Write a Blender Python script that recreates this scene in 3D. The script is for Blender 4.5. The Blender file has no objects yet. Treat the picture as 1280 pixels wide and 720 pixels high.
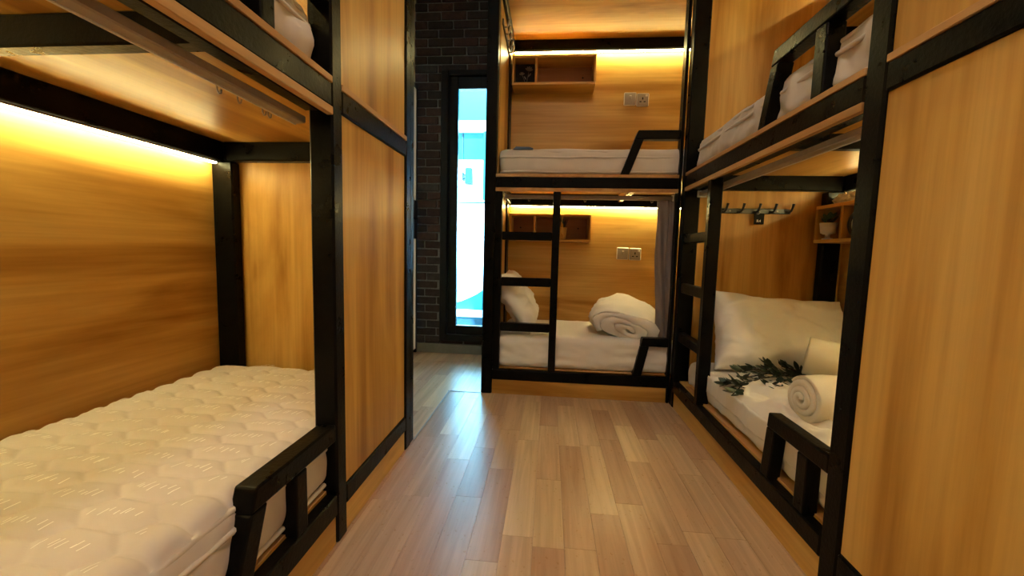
import bpy, bmesh, math, random
from math import sin, cos, pi, radians, exp, sqrt
from mathutils import Vector, Matrix, noise

random.seed(7)
SC = bpy.context.scene
COL = SC.collection
S = 0.7            # survey units (eye height 1.25) to metres

# ------------------------------------------------------------------ camera
def make_camera():
    yaw, pit, rol, f = 0.0903181, -0.0895731, 0.024827, 504.95
    cy, sy, cp, sp = cos(yaw), sin(yaw), cos(pit), sin(pit)
    fwd = Vector((-sy * cp, cy * cp, sp)); right = Vector((cy, sy, 0)); up = right.cross(fwd)
    r2 = cos(rol) * right + sin(rol) * up
    u2 = -sin(rol) * right + cos(rol) * up
    cam = bpy.data.cameras.new('camera'); ob = bpy.data.objects.new('camera', cam); COL.objects.link(ob)
    m = Matrix((r2, u2, -fwd)).transposed().to_4x4()
    m.translation = Vector((0, 0, 1.25 * S))
    ob.matrix_world = m
    cam.sensor_fit = 'HORIZONTAL'; cam.sensor_width = 36.0
    cam.lens = f * 36.0 / 1280.0
    cam.clip_start = 0.02; cam.clip_end = 200
    SC.camera = ob
make_camera()

# ------------------------------------------------------------------ world, sun, exposure
W = bpy.data.worlds.new('world'); SC.world = W; W.use_nodes = True
bg = W.node_tree.nodes['Background']
bg.inputs[0].default_value = (0.22, 0.64, 1.0, 1); bg.inputs[1].default_value = 16.0
sd = bpy.data.lights.new('sun', 'SUN'); so = bpy.data.objects.new('sun', sd); COL.objects.link(so)
sd.energy = 75.0; sd.angle = 0.02; sd.color = (0.30, 0.72, 1.0)
so.rotation_euler = (radians(42), 0, radians(-14))
SC.view_settings.view_transform = 'Standard'
SC.view_settings.look = 'None'
SC.view_settings.gamma = 1.0
SC.view_settings.use_curve_mapping = False
SC.view_settings.exposure = 0.28
SC.cycles.use_denoising = True
SC.cycles.sample_clamp_indirect = 8.0
LED_POWER = 84.0      # radiance of the LED diffusers
LAMP_POWER = 70.0     # radiance of the round ceiling lamps

# ------------------------------------------------------------------ materials
def newmat(name):
    m = bpy.data.materials.new(name); m.use_nodes = True
    nt = m.node_tree; b = nt.nodes['Principled BSDF']
    return m, nt, b
def srgb(r, g, b):
    def c(v):
        v /= 255.0
        return v / 12.92 if v <= 0.04045 else ((v + 0.055) / 1.055) ** 2.4
    return (c(r), c(g), c(b), 1)
def nd(nt, t, **kw):
    n = nt.nodes.new(t)
    for k, v in kw.items():
        setattr(n, k, v)
    return n
def coords(nt, scale, rnd=True):
    tc = nd(nt, 'ShaderNodeTexCoord')
    mp = nd(nt, 'ShaderNodeMapping'); mp.inputs['Scale'].default_value = scale
    nt.links.new(tc.outputs['Object'], mp.inputs['Vector'])
    if rnd:
        oi = nd(nt, 'ShaderNodeObjectInfo')
        mul = nd(nt, 'ShaderNodeMath', operation='MULTIPLY'); mul.inputs[1].default_value = 37.0
        cb = nd(nt, 'ShaderNodeCombineXYZ')
        nt.links.new(oi.outputs['Random'], mul.inputs[0])
        for i in range(3):
            nt.links.new(mul.outputs[0], cb.inputs[i])
        nt.links.new(cb.outputs[0], mp.inputs['Location'])
    return mp.outputs[0]
def ramp(nt, fac, stops):
    r = nd(nt, 'ShaderNodeValToRGB')
    el = r.color_ramp.elements
    while len(el) < len(stops):
        el.new(0.5)
    for e, (p, c) in zip(el, stops):
        e.position = p; e.color = c
    nt.links.new(fac, r.inputs[0])
    return r.outputs[0]
def noise_tex(nt, vec, scale, detail=4, rough=0.55, dist=0.0):
    n = nd(nt, 'ShaderNodeTexNoise'); n.inputs['Scale'].default_value = scale
    n.inputs['Detail'].default_value = detail; n.inputs['Roughness'].default_value = rough
    n.inputs['Distortion'].default_value = dist
    nt.links.new(vec, n.inputs['Vector'])
    return n.outputs['Fac']
def bump(nt, b, h, strength, dist=0.01):
    bp = nd(nt, 'ShaderNodeBump'); bp.inputs['Strength'].default_value = strength
    bp.inputs['Distance'].default_value = dist
    nt.links.new(h, bp.inputs['Height']); nt.links.new(bp.outputs[0], b.inputs['Normal'])
def mixc(nt, fac, a, bcol, blend='MIX'):
    m = nd(nt, 'ShaderNodeMix', data_type='RGBA', blend_type=blend)
    if isinstance(fac, float): m.inputs[0].default_value = fac
    else: nt.links.new(fac, m.inputs[0])
    for s, v in ((6, a), (7, bcol)):
        if isinstance(v, tuple): m.inputs[s].default_value = v
        else: nt.links.new(v, m.inputs[s])
    return m.outputs[2]

def wood(name, axis, dark, mid, light, rough=0.36, gs=1.0):
    m, nt, b = newmat(name)
    sc = [7.0 * gs] * 3; sc[axis] = 0.8 * gs
    v = coords(nt, sc)
    big = noise_tex(nt, v, 0.75, 5, 0.5, 0.7)
    sc2 = [60.0 * gs] * 3; sc2[axis] = 1.6 * gs
    fine = noise_tex(nt, coords(nt, sc2), 1.0, 4, 0.6, 0.2)
    c = ramp(nt, big, [(0.33, dark), (0.5, mid), (0.68, light)])
    f = ramp(nt, fine, [(0.3, (0.86, 0.84, 0.80, 1)), (0.65, (1.03, 1.03, 1.03, 1))])
    c2 = mixc(nt, 1.0, c, f, 'MULTIPLY')
    # sparse knots
    kn = nd(nt, 'ShaderNodeTexVoronoi'); kn.inputs['Scale'].default_value = 1.0
    sc3 = [5.0 * gs] * 3; sc3[axis] = 1.7 * gs
    nt.links.new(coords(nt, sc3), kn.inputs['Vector'])
    k = ramp(nt, kn.outputs['Distance'], [(0.03, (0.72, 0.66, 0.58, 1)), (0.10, (1, 1, 1, 1))])
    c3 = mixc(nt, 0.55, c2, mixc(nt, 1.0, c2, k, 'MULTIPLY'))
    nt.links.new(c3, b.inputs['Base Color'])
    b.inputs['Roughness'].default_value = rough
    b.inputs['Specular IOR Level'].default_value = 0.24
    bump(nt, b, fine, 0.05, 0.002)
    return m
D_, M_, L_ = srgb(160, 111, 46), srgb(204, 157, 82), srgb(218, 177, 104)
wood_x = wood('laminate_grain_x', 0, D_, M_, L_)
wood_y = wood('laminate_grain_y', 1, D_, M_, L_)
wood_z = wood('laminate_grain_z', 2, D_, M_, L_)
ply = wood('plywood_edge', 1, srgb(166, 118, 68), srgb(192, 146, 94), srgb(206, 162, 110), 0.5)

def black_paint():
    m, nt, b = newmat('black_painted_timber')
    v = coords(nt, (1, 1, 1))
    n1 = noise_tex(nt, v, 90, 4, 0.6)
    n2 = noise_tex(nt, v, 14, 5, 0.6)
    c = ramp(nt, n2, [(0.3, (0.002, 0.0019, 0.0018, 1)), (0.75, (0.005, 0.0045, 0.004, 1))])
    nt.links.new(c, b.inputs['Base Color'])
    r = ramp(nt, n2, [(0.3, (0.24, 0.24, 0.24, 1)), (0.7, (0.42, 0.42, 0.42, 1))])
    nt.links.new(r, b.inputs['Roughness'])
    b.inputs['Specular IOR Level'].default_value = 0.09
    bump(nt, b, n1, 0.22, 0.004)
    return m
black = black_paint()

def plain(name, col, rough=0.5, metal=0.0, bumpscale=None, bstr=0.1, var=0.0, spec=0.5):
    m, nt, b = newmat(name)
    v = coords(nt, (1, 1, 1))
    n = noise_tex(nt, v, bumpscale or 20, 4)
    if var > 0:
        a = tuple(max(0, x * (1 - var)) for x in col[:3]) + (1,)
        z = tuple(min(1, x * (1 + var)) for x in col[:3]) + (1,)
        nt.links.new(ramp(nt, n, [(0.3, a), (0.7, z)]), b.inputs['Base Color'])
    else:
        b.inputs['Base Color'].default_value = col
    b.inputs['Roughness'].default_value = rough; b.inputs['Metallic'].default_value = metal
    b.inputs['Specular IOR Level'].default_value = spec
    if bumpscale: bump(nt, b, n, bstr, 0.003)
    return m

def fabric(name, col, weave=700, bstr=0.25, var=0.06, sheen=0.2):
    m, nt, b = newmat(name)
    v = coords(nt, (1, 1, 1))
    n = noise_tex(nt, v, weave, 2)
    n2 = noise_tex(nt, v, 9, 5)
    a = tuple(x * (1 - var) for x in col[:3]) + (1,)
    nt.links.new(ramp(nt, n2, [(0.3, a), (0.65, col)]), b.inputs['Base Color'])
    b.inputs['Roughness'].default_value = 0.9
    b.inputs['Sheen Weight'].default_value = sheen
    b.inputs['Specular IOR Level'].default_value = 0.15
    bump(nt, b, n, bstr, 0.001)
    return m
mat_mattress = fabric('quilted_mattress_cloth', srgb(212, 198, 190), 700, 0.08, 0.03)
mat_matt_side = fabric('mattress_border_cloth', srgb(214, 200, 188), 300, 0.35)
mat_cotton = fabric('white_cotton', srgb(236, 228, 218), 900, 0.15, 0.03)
mat_towel = fabric('towel_terry', srgb(234, 222, 204), 260, 0.9, 0.08, 0.5)
mat_curtain = fabric('grey_curtain_cloth', srgb(132, 118, 112), 600, 0.3, 0.12)
mat_thread = fabric('pale_stitching', srgb(250, 244, 236), 500, 0.02, 0.01, 0.0)
mat_rail = plain('anodised_rail', srgb(158, 146, 136), 0.4, 0.15, 60, 0.03, 0.06)
mat_hookblack = plain('black_metal', (0.012, 0.011, 0.011, 1), 0.35, 0.0, 80, 0.05, 0.2)
mat_white = plain('white_plastic', srgb(225, 220, 212), 0.35, 0.0, 40, 0.02, 0.02)
mat_plate = plain('socket_plate_shaded', srgb(170, 160, 148), 0.3, 0.0, 40, 0.02, 0.03)  # white plate; the shade on its face is put into this grey
mat_hole = plain('socket_slot_dark', (0.01, 0.008, 0.007, 1), 0.6)
mat_leaf = plain('dark_green_leaf', srgb(34, 48, 34), 0.4, 0.0, 40, 0.1, 0.3)
mat_leaf2 = plain('green_leaf', srgb(66, 84, 46), 0.45, 0.0, 40, 0.1, 0.3)
mat_stem = plain('brown_stem', srgb(52, 42, 28), 0.7, 0.0, 60, 0.2, 0.2)
mat_soil = plain('potting_soil', srgb(50, 36, 26), 0.95, 0.0, 90, 0.8, 0.4)
mat_gold = plain('pale_gold_pot', srgb(196, 160, 92), 0.35, 0.3, 30, 0.05, 0.06)
mat_brickmortar = plain('grey_mortar', srgb(122, 122, 124), 0.95, 0.0, 60, 0.6, 0.2)
mat_basegrey = plain('grey_base_tile', srgb(118, 118, 108), 0.6, 0.0, 12, 0.1, 0.12)
mat_wall = plain('painted_wall', srgb(214, 206, 196), 0.8, 0.0, 120, 0.1, 0.03)
mat_frame = plain('dark_window_frame', srgb(17, 18, 22), 0.3, 0.0, 60, 0.03, 0.15, 0.25)
mat_blue_label = plain('blue_grey_label', srgb(82, 96, 112), 0.7, 0.0, 40, 0.05, 0.1)
mat_card = plain('black_art_card', srgb(18, 18, 21), 0.7, 0.0, 40, 0.02, 0.1, 0.2)
mat_print = plain('pale_print_ink', srgb(120, 112, 104), 0.7, 0.0, 40, 0.02, 0.1)
mat_facade = plain('white_render_facade', srgb(245, 245, 245), 0.8, 0.0, 30, 0.05, 0.02)
mat_cyan = plain('turquoise_panel', (0.002, 0.11, 0.125, 1), 0.4, 0.0, 6, 0.02, 0.08)
mat_cyan2 = plain('pale_turquoise_glazing', (0.008, 0.09, 0.105, 1), 0.3, 0.0, 4, 0.02, 0.15)
mat_bluebox = plain('blue_grey_housing', (0.002, 0.012, 0.02, 1), 0.5, 0.0, 30, 0.02, 0.1)
mat_bluewall = plain('blue_grey_blockwork', (0.004, 0.02, 0.03, 1), 0.8, 0.0, 30, 0.2, 0.15)
mat_door = plain('white_gloss_door', srgb(226, 232, 226), 0.3, 0.0, 40, 0.02, 0.02)
mat_trim = plain('grey_floor_trim', srgb(170, 160, 150), 0.4, 0.5, 60, 0.05, 0.1)
mat_film = plain('clear_plastic_film', srgb(225, 220, 210), 0.12, 0.0, 50, 0.2, 0.05)

def emit(name, col, power):
    m, nt, b = newmat(name)
    b.inputs['Base Color'].default_value = (0.8, 0.8, 0.8, 1)
    b.inputs['Emission Color'].default_value = col
    b.inputs['Emission Strength'].default_value = power
    return m
mat_led = emit('warm_led_diffuser', (1.0, 0.885, 0.38, 1), LED_POWER)
mat_lamp = emit('ceiling_lamp_diffuser', (1.0, 0.835, 0.64, 1), LAMP_POWER)

def glass():
    m, nt, b = newmat('window_glass')
    out = nt.nodes['Material Output']
    tr = nd(nt, 'ShaderNodeBsdfTransparent'); tr.inputs[0].default_value = (0.93, 0.98, 0.98, 1)
    gl = nd(nt, 'ShaderNodeBsdfGlossy'); gl.inputs['Roughness'].default_value = 0.02
    fr = nd(nt, 'ShaderNodeFresnel'); fr.inputs[0].default_value = 1.45
    mx = nd(nt, 'ShaderNodeMixShader')
    nt.links.new(fr.outputs[0], mx.inputs[0]); nt.links.new(tr.outputs[0], mx.inputs[1]); nt.links.new(gl.outputs[0], mx.inputs[2])
    nt.links.new(mx.outputs[0], out.inputs['Surface'])
    nt.nodes.remove(b)
    return m
mat_glass = glass()

def frosted():
    m, nt, b = newmat('frosted_door_glass')
    out = nt.nodes['Material Output']
    tr = nd(nt, 'ShaderNodeBsdfTranslucent'); tr.inputs[0].default_value = (0.40, 0.21, 0.13, 1)
    mx = nd(nt, 'ShaderNodeMixShader'); mx.inputs[0].default_value = 0.35
    b.inputs['Base Color'].default_value = (0.7, 0.75, 0.72, 1); b.inputs['Roughness'].default_value = 0.4
    nt.links.new(tr.outputs[0], mx.inputs[1]); nt.links.new(b.outputs[0], mx.inputs[2])
    nt.links.new(mx.outputs[0], out.inputs['Surface'])
    return m
mat_frosted = frosted()

def plank_mat():
    m, nt, b = newmat('laminate_floor')
    oi = nd(nt, 'ShaderNodeObjectInfo')
    c0 = ramp(nt, oi.outputs['Random'], [(0.0, srgb(184, 144, 114)), (0.3, srgb(212, 178, 142)), (0.6, srgb(226, 198, 158)), (1.0, srgb(196, 154, 126))])
    v = coords(nt, (42, 1.6, 42))
    n = noise_tex(nt, v, 1.0, 5, 0.6, 0.6)
    f = ramp(nt, n, [(0.3, (0.80, 0.76, 0.72, 1)), (0.62, (1.04, 1.03, 1.02, 1))])
    v2 = coords(nt, (7, 0.7, 7))
    n2 = noise_tex(nt, v2, 1.3, 3, 0.5, 1.2)
    f2 = ramp(nt, n2, [(0.35, (0.88, 0.84, 0.80, 1)), (0.6, (1.0, 1.0, 1.0, 1))])
    c = mixc(nt, 1.0, mixc(nt, 1.0, c0, f, 'MULTIPLY'), f2, 'MULTIPLY')
    nt.links.new(c, b.inputs['Base Color'])
    n3 = noise_tex(nt, coords(nt, (1, 1, 1), False), 60, 4)
    nt.links.new(ramp(nt, n3, [(0.3, (0.26,) * 3 + (1,)), (0.7, (0.38,) * 3 + (1,))]), b.inputs['Roughness'])
    b.inputs['Specular IOR Level'].default_value = 0.5
    bump(nt, b, n3, 0.06, 0.002)
    return m
mat_plank = plank_mat()

def brick_mat():
    m, nt, b = newmat('dark_brick')
    oi = nd(nt, 'ShaderNodeObjectInfo')
    c0 = ramp(nt, oi.outputs['Random'], [(0.0, srgb(42, 39, 40)), (0.35, srgb(58, 46, 46)), (0.65, srgb(80, 58, 55)), (0.85, srgb(52, 50, 52)), (1.0, srgb(72, 68, 69))])
    n = noise_tex(nt, coords(nt, (1, 1, 1)), 26, 6, 0.65)
    f = ramp(nt, n, [(0.32, (0.5, 0.48, 0.48, 1)), (0.6, (1.05, 1.0, 1.0, 1)), (0.8, (1.5, 1.45, 1.45, 1))])
    nt.links.new(mixc(nt, 1.0, c0, f, 'MULTIPLY'), b.inputs['Base Color'])
    b.inputs['Roughness'].default_value = 0.85
    bump(nt, b, n, 0.7, 0.006)
    return m
mat_brick = brick_mat()

# ------------------------------------------------------------------ helpers (survey units in, metres out)
def thing(name, label, cat, base, group=None):
    o = bpy.data.objects.new(name, None); COL.objects.link(o)
    o.empty_display_size = 0.1
    o.location = Vector(base) * S
    o['label'] = label; o['category'] = cat
    if group: o['group'] = group
    return o
def wloc(o):
    v = Vector((0, 0, 0))
    while o:
        v += o.location; o = o.parent
    return v
def emit_obj(name, bm, mat, parent=None, smooth=False, label=None, kind=None, origin=None):
    """bm holds survey coordinates; origin in survey units."""
    if origin is None:
        if parent is not None:
            origin = None
            org = wloc(parent)
        else:
            org = Vector((0, 0, 0))
    else:
        org = Vector(origin) * S
    for v in bm.verts:
        v.co = v.co * S - org
    bmesh.ops.recalc_face_normals(bm, faces=bm.faces)
    me = bpy.data.meshes.new(name); bm.to_mesh(me); bm.free()
    me.materials.append(mat)
    if smooth:
        for p in me.polygons: p.use_smooth = True
    o = bpy.data.objects.new(name, me); COL.objects.link(o)
    if parent is not None:
        o.parent = parent
        o.location = org - wloc(parent)
    else:
        o.location = org
    if label: o['label'] = label
    if kind: o['kind'] = kind
    return o
def place(name, me, loc, parent, mat3=None):
    """a copy that shares mesh data; loc in survey units"""
    o = bpy.data.objects.new(name, me); COL.objects.link(o)
    l = Vector(loc) * S
    if parent is not None:
        o.parent = parent; l = l - wloc(parent)
    if mat3 is not None:
        m = mat3.to_4x4(); m.translation = l; o.matrix_local = m
    else:
        o.location = l
    return o
def box(bm, x0, x1, y0, y1, z0, z1, bev=0.0):
    if x0 > x1: x0, x1 = x1, x0
    if y0 > y1: y0, y1 = y1, y0
    if z0 > z1: z0, z1 = z1, z0
    vs = [bm.verts.new((x, y, z)) for x in (x0, x1) for y in (y0, y1) for z in (z0, z1)]
    fs = [(0, 1, 3, 2), (4, 6, 7, 5), (0, 4, 5, 1), (2, 3, 7, 6), (0, 2, 6, 4), (1, 5, 7, 3)]
    faces = [bm.faces.new([vs[i] for i in f]) for f in fs]
    if bev > 0:
        bev = min(bev, 0.3 * min(x1 - x0, y1 - y0, z1 - z0))
        es = set()
        for f in faces:
            for e in f.edges: es.add(e)
        bmesh.ops.bevel(bm, geom=list(es), offset=bev, segments=1, affect='EDGES', profile=0.5)
    return vs
def boxo(name, b6, mat, parent, bev=0.006, **kw):
    bm = bmesh.new(); box(bm, *b6, bev=bev)
    return emit_obj(name, bm, mat, parent, **kw)
def prism(bm, pts, d):
    """closed polygon pts (3D) extruded by vector d"""
    a = [bm.verts.new(p) for p in pts]; d = Vector(d)
    b = [bm.verts.new(Vector(p) + d) for p in pts]
    n = len(pts)
    bm.faces.new(a); bm.faces.new(b[::-1])
    for i in range(n):
        bm.faces.new((a[i], b[i], b[(i + 1) % n], a[(i + 1) % n]))
def tube(bm, pts, r, n=8, closed=False, radii=None):
    pts = [Vector(p) for p in pts]; rings = []
    N = len(pts); prev = None
    for i, p in enumerate(pts):
        if closed: t = pts[(i + 1) % N] - pts[i - 1]
        else: t = pts[min(i + 1, N - 1)] - pts[max(i - 1, 0)]
        t.normalize()
        if prev is None:
            a = t.cross(Vector((0, 0, 1)))
            if a.length < 0.05: a = t.cross(Vector((1, 0, 0)))
        else:
            a = prev - t * prev.dot(t)
        a.normalize(); prev = a; b = t.cross(a)
        rr = radii[i] if radii else r
        rings.append([bm.verts.new(p + a * (rr * cos(2 * pi * k / n)) + b * (rr * sin(2 * pi * k / n))) for k in range(n)])
    M = N if closed else N - 1
    for i in range(M):
        A, B = rings[i], rings[(i + 1) % N]
        for k in range(n):
            bm.faces.new((A[k], A[(k + 1) % n], B[(k + 1) % n], B[k]))
    if not closed:
        bm.faces.new(rings[0][::-1]); bm.faces.new(rings[-1])
def lathe(bm, c, prof, n=24, cap=True):
    c = Vector(c); rings = []
    for r, z in prof:
        rings.append([bm.verts.new(c + Vector((r * cos(2 * pi * k / n), r * sin(2 * pi * k / n), z))) for k in range(n)])
    for A, B in zip(rings, rings[1:]):
        for k in range(n):
            bm.faces.new((A[k], A[(k + 1) % n], B[(k + 1) % n], B[k]))
    if cap:
        bm.faces.new(rings[0][::-1]); bm.faces.new(rings[-1])
def softbox(bm, lo, hi, r, n, disp=None):
    lo, hi = Vector(lo), Vector(hi); c = (lo + hi) / 2; h = (hi - lo) / 2
    nx, ny, nz = n; V = {}
    def vert(i, j, k):
        key = (i, j, k)
        if key in V: return V[key]
        p = Vector((-h.x + 2 * h.x * i / nx, -h.y + 2 * h.y * j / ny, -h.z + 2 * h.z * k / nz))
        q = Vector([max(-(h[a] - r), min(h[a] - r, p[a])) for a in range(3)])
        d = p - q
        nrm = d.normalized() if d.length > 1e-9 else Vector((0, 0, 1))
        p = q + nrm * r
        if disp: p = p + disp(p + c, nrm)
        V[key] = bm.verts.new(p + c); return V[key]
    def face(a, b, cc, d):
        bm.faces.new((vert(*a), vert(*b), vert(*cc), vert(*d)))
    for i in range(nx):
        for j in range(ny):
            for k in (0, nz): face((i, j, k), (i + 1, j, k), (i + 1, j + 1, k), (i, j + 1, k))
    for i in range(nx):
        for k in range(nz):
            for j in (0, ny): face((i, j, k), (i + 1, j, k), (i + 1, j, k + 1), (i, j, k + 1))
    for j in range(ny):
        for k in range(nz):
            for i in (0, nx): face((i, j, k), (i, j + 1, k), (i, j + 1, k + 1), (i, j, k + 1))
def fbm(p, sc, oct=3):
    p = Vector(p) * sc; a = 1.0; t = 0.0
    for _ in range(oct):
        t += a * noise.noise(p); p = p * 2.03 + Vector((5.1, 1.7, 3.3)); a *= 0.5
    return t
def ridge(p, sc, oct=2):
    p = Vector(p) * sc; a = 1.0; t = 0.0
    for _ in range(oct):
        t += a * (1 - abs(noise.noise(p)) * 2.2); p = p * 1.9 + Vector((3.1, 7.7, 1.3)); a *= 0.5
    return t
def setstruct(o):
    o['kind'] = 'structure'; return o
def struct_box(name, b6, mat, bev=0.0):
    return setstruct(boxo(name, b6, mat, None, bev=bev))

# ------------------------------------------------------------------ layout numbers (survey units)
XL, XR, YB = -0.849, 1.0445, 3.435          # front planes of the three bunks
YW = 4.755                                   # brick wall face
ZC = 4.30                                    # room ceiling
Z_LB0, Z_LB1 = 0.13, 0.218                   # lower front beam
Z_MB0, Z_MB1 = 1.787, 1.875                  # middle front beam
Z_DK = 1.900                                 # top of upper deck

# ------------------------------------------------------------------ room shell
floor = struct_box('floor', (-2.3, 2.5, -2.4, 4.9, -0.10, -0.012), mat_plank)
def planks():
    wd = 0.135; lens = [0.52, 0.70, 0.92]
    meshes = []
    for L in lens:
        bm = bmesh.new(); box(bm, -wd / 2 + 0.0003, wd / 2 - 0.0003, -L / 2 + 0.0003, L / 2 - 0.0003, -0.012, 0.0, bev=0.0007)
        for v in bm.verts: v.co *= S
        bmesh.ops.recalc_face_normals(bm, faces=bm.faces)
        me = bpy.data.meshes.new('plank'); bm.to_mesh(me); bm.free(); me.materials.append(mat_plank); meshes.append(me)
    x = -1.72; col = 0
    while x < 1.15:
        y = 0.75 - random.random() * 0.6
        while y < YW - 0.02:
            k = random.randrange(3); L = lens[k]
            if y + L > YW + 0.06:
                k = 0; L = lens[0]
            if not (x < XL - 0.3 and y + L < 2.3):
                place('plank', meshes[k], (x, y + L / 2, 0), floor)
            y += L
        x += wd
planks()
struct_box('wall_left', (-2.30, -2.12, -2.4, 2.5, 0, ZC), mat_wall)
bm = bmesh.new()
for b6 in ((-1.80, -1.62, 2.5, 3.5, 0, ZC), (-1.80, -1.62, 4.733, YW + 0.18, 0, ZC), (-1.80, -1.62, 3.5, 4.733, 3.13, ZC), (-1.80, -1.62, 3.5, 4.733, 0, 0.05)):
    box(bm, *b6)
setstruct(emit_obj('wall_corridor', bm, mat_wall))
struct_box('wall_right', (2.30, 2.48, -2.4, YW, 0, ZC), mat_wall)
struct_box('wall_front', (-2.3, 2.48, -2.4, -2.25, 0, ZC), mat_wall)
struct_box('ceiling', (-2.3, 2.48, -2.4, 4.95, ZC, ZC + 0.1), mat_wall)

# window opening and brick wall
WX0, WX1, WZ0, WZ1 = -1.297, -0.53, 0.166, 3.29
bm = bmesh.new()
for b6 in ((-1.8, WX0, YW + 0.012, YW + 0.18, 0, ZC), (WX1, 2.48, YW + 0.012, YW + 0.18, 0, ZC),
           (WX0, WX1, YW + 0.012, YW + 0.18, 0, WZ0), (WX0, WX1, YW + 0.012, YW + 0.18, WZ1, ZC)):
    box(bm, *b6)
wall_back = setstruct(emit_obj('wall_back', bm, mat_brickmortar))
def bricks():
    bl, bh, g = 0.281, 0.0795, 0.0165
    def mk(L, bh=0.0795):
        out = []
        for s in range(3):
            bm = bmesh.new(); box(bm, -L / 2, L / 2, 0, 0.03, 0, bh, bev=0.005)
            for v in bm.verts:
                v.co += Vector((noise.noise(v.co * 9 + Vector((s, 3, 1))), noise.noise(v.co * 9 + Vector((9, s, 2))), noise.noise(v.co * 9 + Vector((4, 4, s)))))* 0.006
                v.co *= S
            bmesh.ops.recalc_face_normals(bm, faces=bm.faces)
            me = bpy.data.meshes.new('brick'); bm.to_mesh(me); bm.free(); me.materials.append(mat_brick); out.append(me)
        return out
    full = mk(bl)
    cut = {}
    z = 0.118; row = 0
    while z < 4.22:
        off = (0.0 if row % 2 else 0.15) + random.uniform(-0.02, 0.02)
        x = -1.62 - off
        while x < -0.42:
            a, b = x, x + bl
            spans = [(max(a, -1.618), b)]
            if z + bh > WZ0 and z < WZ1:
                spans = []
                if a < WX0 - 0.02: spans.append((max(a, -1.618), min(b, WX0 - 0.006)))
                if b > WX1 + 0.02: spans.append((max(a, WX1 + 0.006), b))
            for p, q in spans:
                L = round((q - p) / 0.02) * 0.02
                if L < 0.03: continue
                if L > 0.27: me = random.choice(full); L = bl
                else:
                    if L not in cut: cut[L] = mk(L)
                    me = random.choice(cut[L])
                place('brick', me, ((p + q) / 2, YW - random.uniform(0.003, 0.009), z), wall_back)
            x += bl + g
        for z0, z1 in ((z, WZ0 - 0.006), (WZ1 + 0.006, z + bh)):       # bricks cut to height above and below the window
            if z < WZ0 < z + bh and z0 == z or z < WZ1 < z + bh and z0 > z:
                if z1 - z0 < 0.012: continue
                low = mk(bl, z1 - z0); xx = WX0 + bl / 2
                while xx < WX1:
                    place('brick', low[0], (xx, YW - 0.006, z0), wall_back); xx += bl + g
        z += bh + g; row += 1
bricks()
struct_box('baseboard_back', (-1.62, -0.44, YW - 0.022, YW + 0.012, 0, 0.112), mat_basegrey, 0.004)

def window():
    e = bpy.data.objects.new('window_1', None); COL.objects.link(e); e['kind'] = 'structure'
    e.location = Vector(((WX0 + WX1) / 2, YW, WZ0)) * S
    c = 0.088
    for n, b6 in (('casing', (WX0, WX0 + c, YW - 0.055, YW + 0.10, WZ0, WZ1)), ('casing', (WX1 - c, WX1, YW - 0.055, YW + 0.10, WZ0, WZ1)),
                  ('casing', (WX0 + c, WX1 - c, YW - 0.055, YW + 0.10, WZ1 - 0.055, WZ1)), ('sill', (WX0 + c, WX1 - c, YW - 0.075, YW + 0.10, WZ0, WZ0 + 0.075))):
        boxo(n, b6, mat_frame, e, 0.008)
    a0, a1, z0, z1 = WX0 + c, WX1 - c, WZ0 + 0.075, WZ1 - 0.055
    g0, g1, h0, h1 = -1.105, WX1 - c - 0.104, 0.345, 3.10
    for b6 in ((a0, g0, YW - 0.005, YW + 0.06, z0, z1), (g1, a1, YW - 0.005, YW + 0.06, z0, z1),
               (g0, g1, YW - 0.005, YW + 0.06, z0, h0), (g0, g1, YW - 0.005, YW + 0.06, h1, z1)):
        boxo('sash', b6, mat_frame, e, 0.006)
    boxo('pane', (g0, g1, YW + 0.025, YW + 0.033, h0, h1), mat_glass, e, 0)
window()

def side_door():
    e = bpy.data.objects.new('door_1', None); COL.objects.link(e); e['kind'] = 'structure'
    e.location = Vector((-1.62, 4.0, 0)) * S
    boxo('door_leaf', (-1.62, -1.585, 3.55, 4.70, 0.05, 3.08), mat_frosted, e, 0.0)
    for b6 in ((-1.62, -1.578, 4.70, 4.733, 0, 3.13), (-1.62, -1.578, 3.5, 3.55, 0, 3.13), (-1.62, -1.578, 3.55, 4.70, 3.08, 3.13)):
        boxo('door_frame', b6, mat_frame, e, 0.004)
    h = boxo('lock_plate', (-1.585, -1.572, 4.55, 4.69, 1.37, 1.82), mat_hookblack, e, 0.004)
    bm = bmesh.new(); tube(bm, [(-1.58, 4.64, 1.6), (-1.54, 4.64, 1.6), (-1.535, 4.60, 1.6), (-1.535, 4.46, 1.6)], 0.014)
    emit_obj('lever_handle', bm, mat_hookblack, h, True)
side_door()
struct_box('trim_1', (XL - 0.006, XL + 0.006, 2.50, YB, 0.0, 0.006), mat_trim, 0.002)
struct_box('trim_2', (XL - 0.012, -0.565, YB + 0.002, YB + 0.014, 0.0, 0.004), mat_trim, 0.002)

# ------------------------------------------------------------------ lamps of the room
def ceiling_light(x, y, label):
    t = thing('ceiling_light', label, 'ceiling light', (x, y, ZC), 'round ceiling lights above the aisle')
    bm = bmesh.new(); lathe(bm, (x, y, ZC), [(0.22, 0), (0.22, -0.03), (0.19, -0.045), (0.185, -0.03)], 32, True)
    emit_obj('rim', bm, mat_white, t, True)
    bm = bmesh.new(); lathe(bm, (x, y, ZC), [(0.184, -0.030), (0.184, -0.044), (0.1, -0.05), (0.002, -0.052)], 32, True)
    emit_obj('diffuser', bm, mat_lamp, t, True)
for x, y, w in ((0.15, 0.55, 'above the aisle beside the bare quilted mattress'), (0.10, -1.3, 'behind the viewer, farthest from the window')):
    ceiling_light(x, y, 'round warm white ceiling lamp ' + w)

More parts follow.
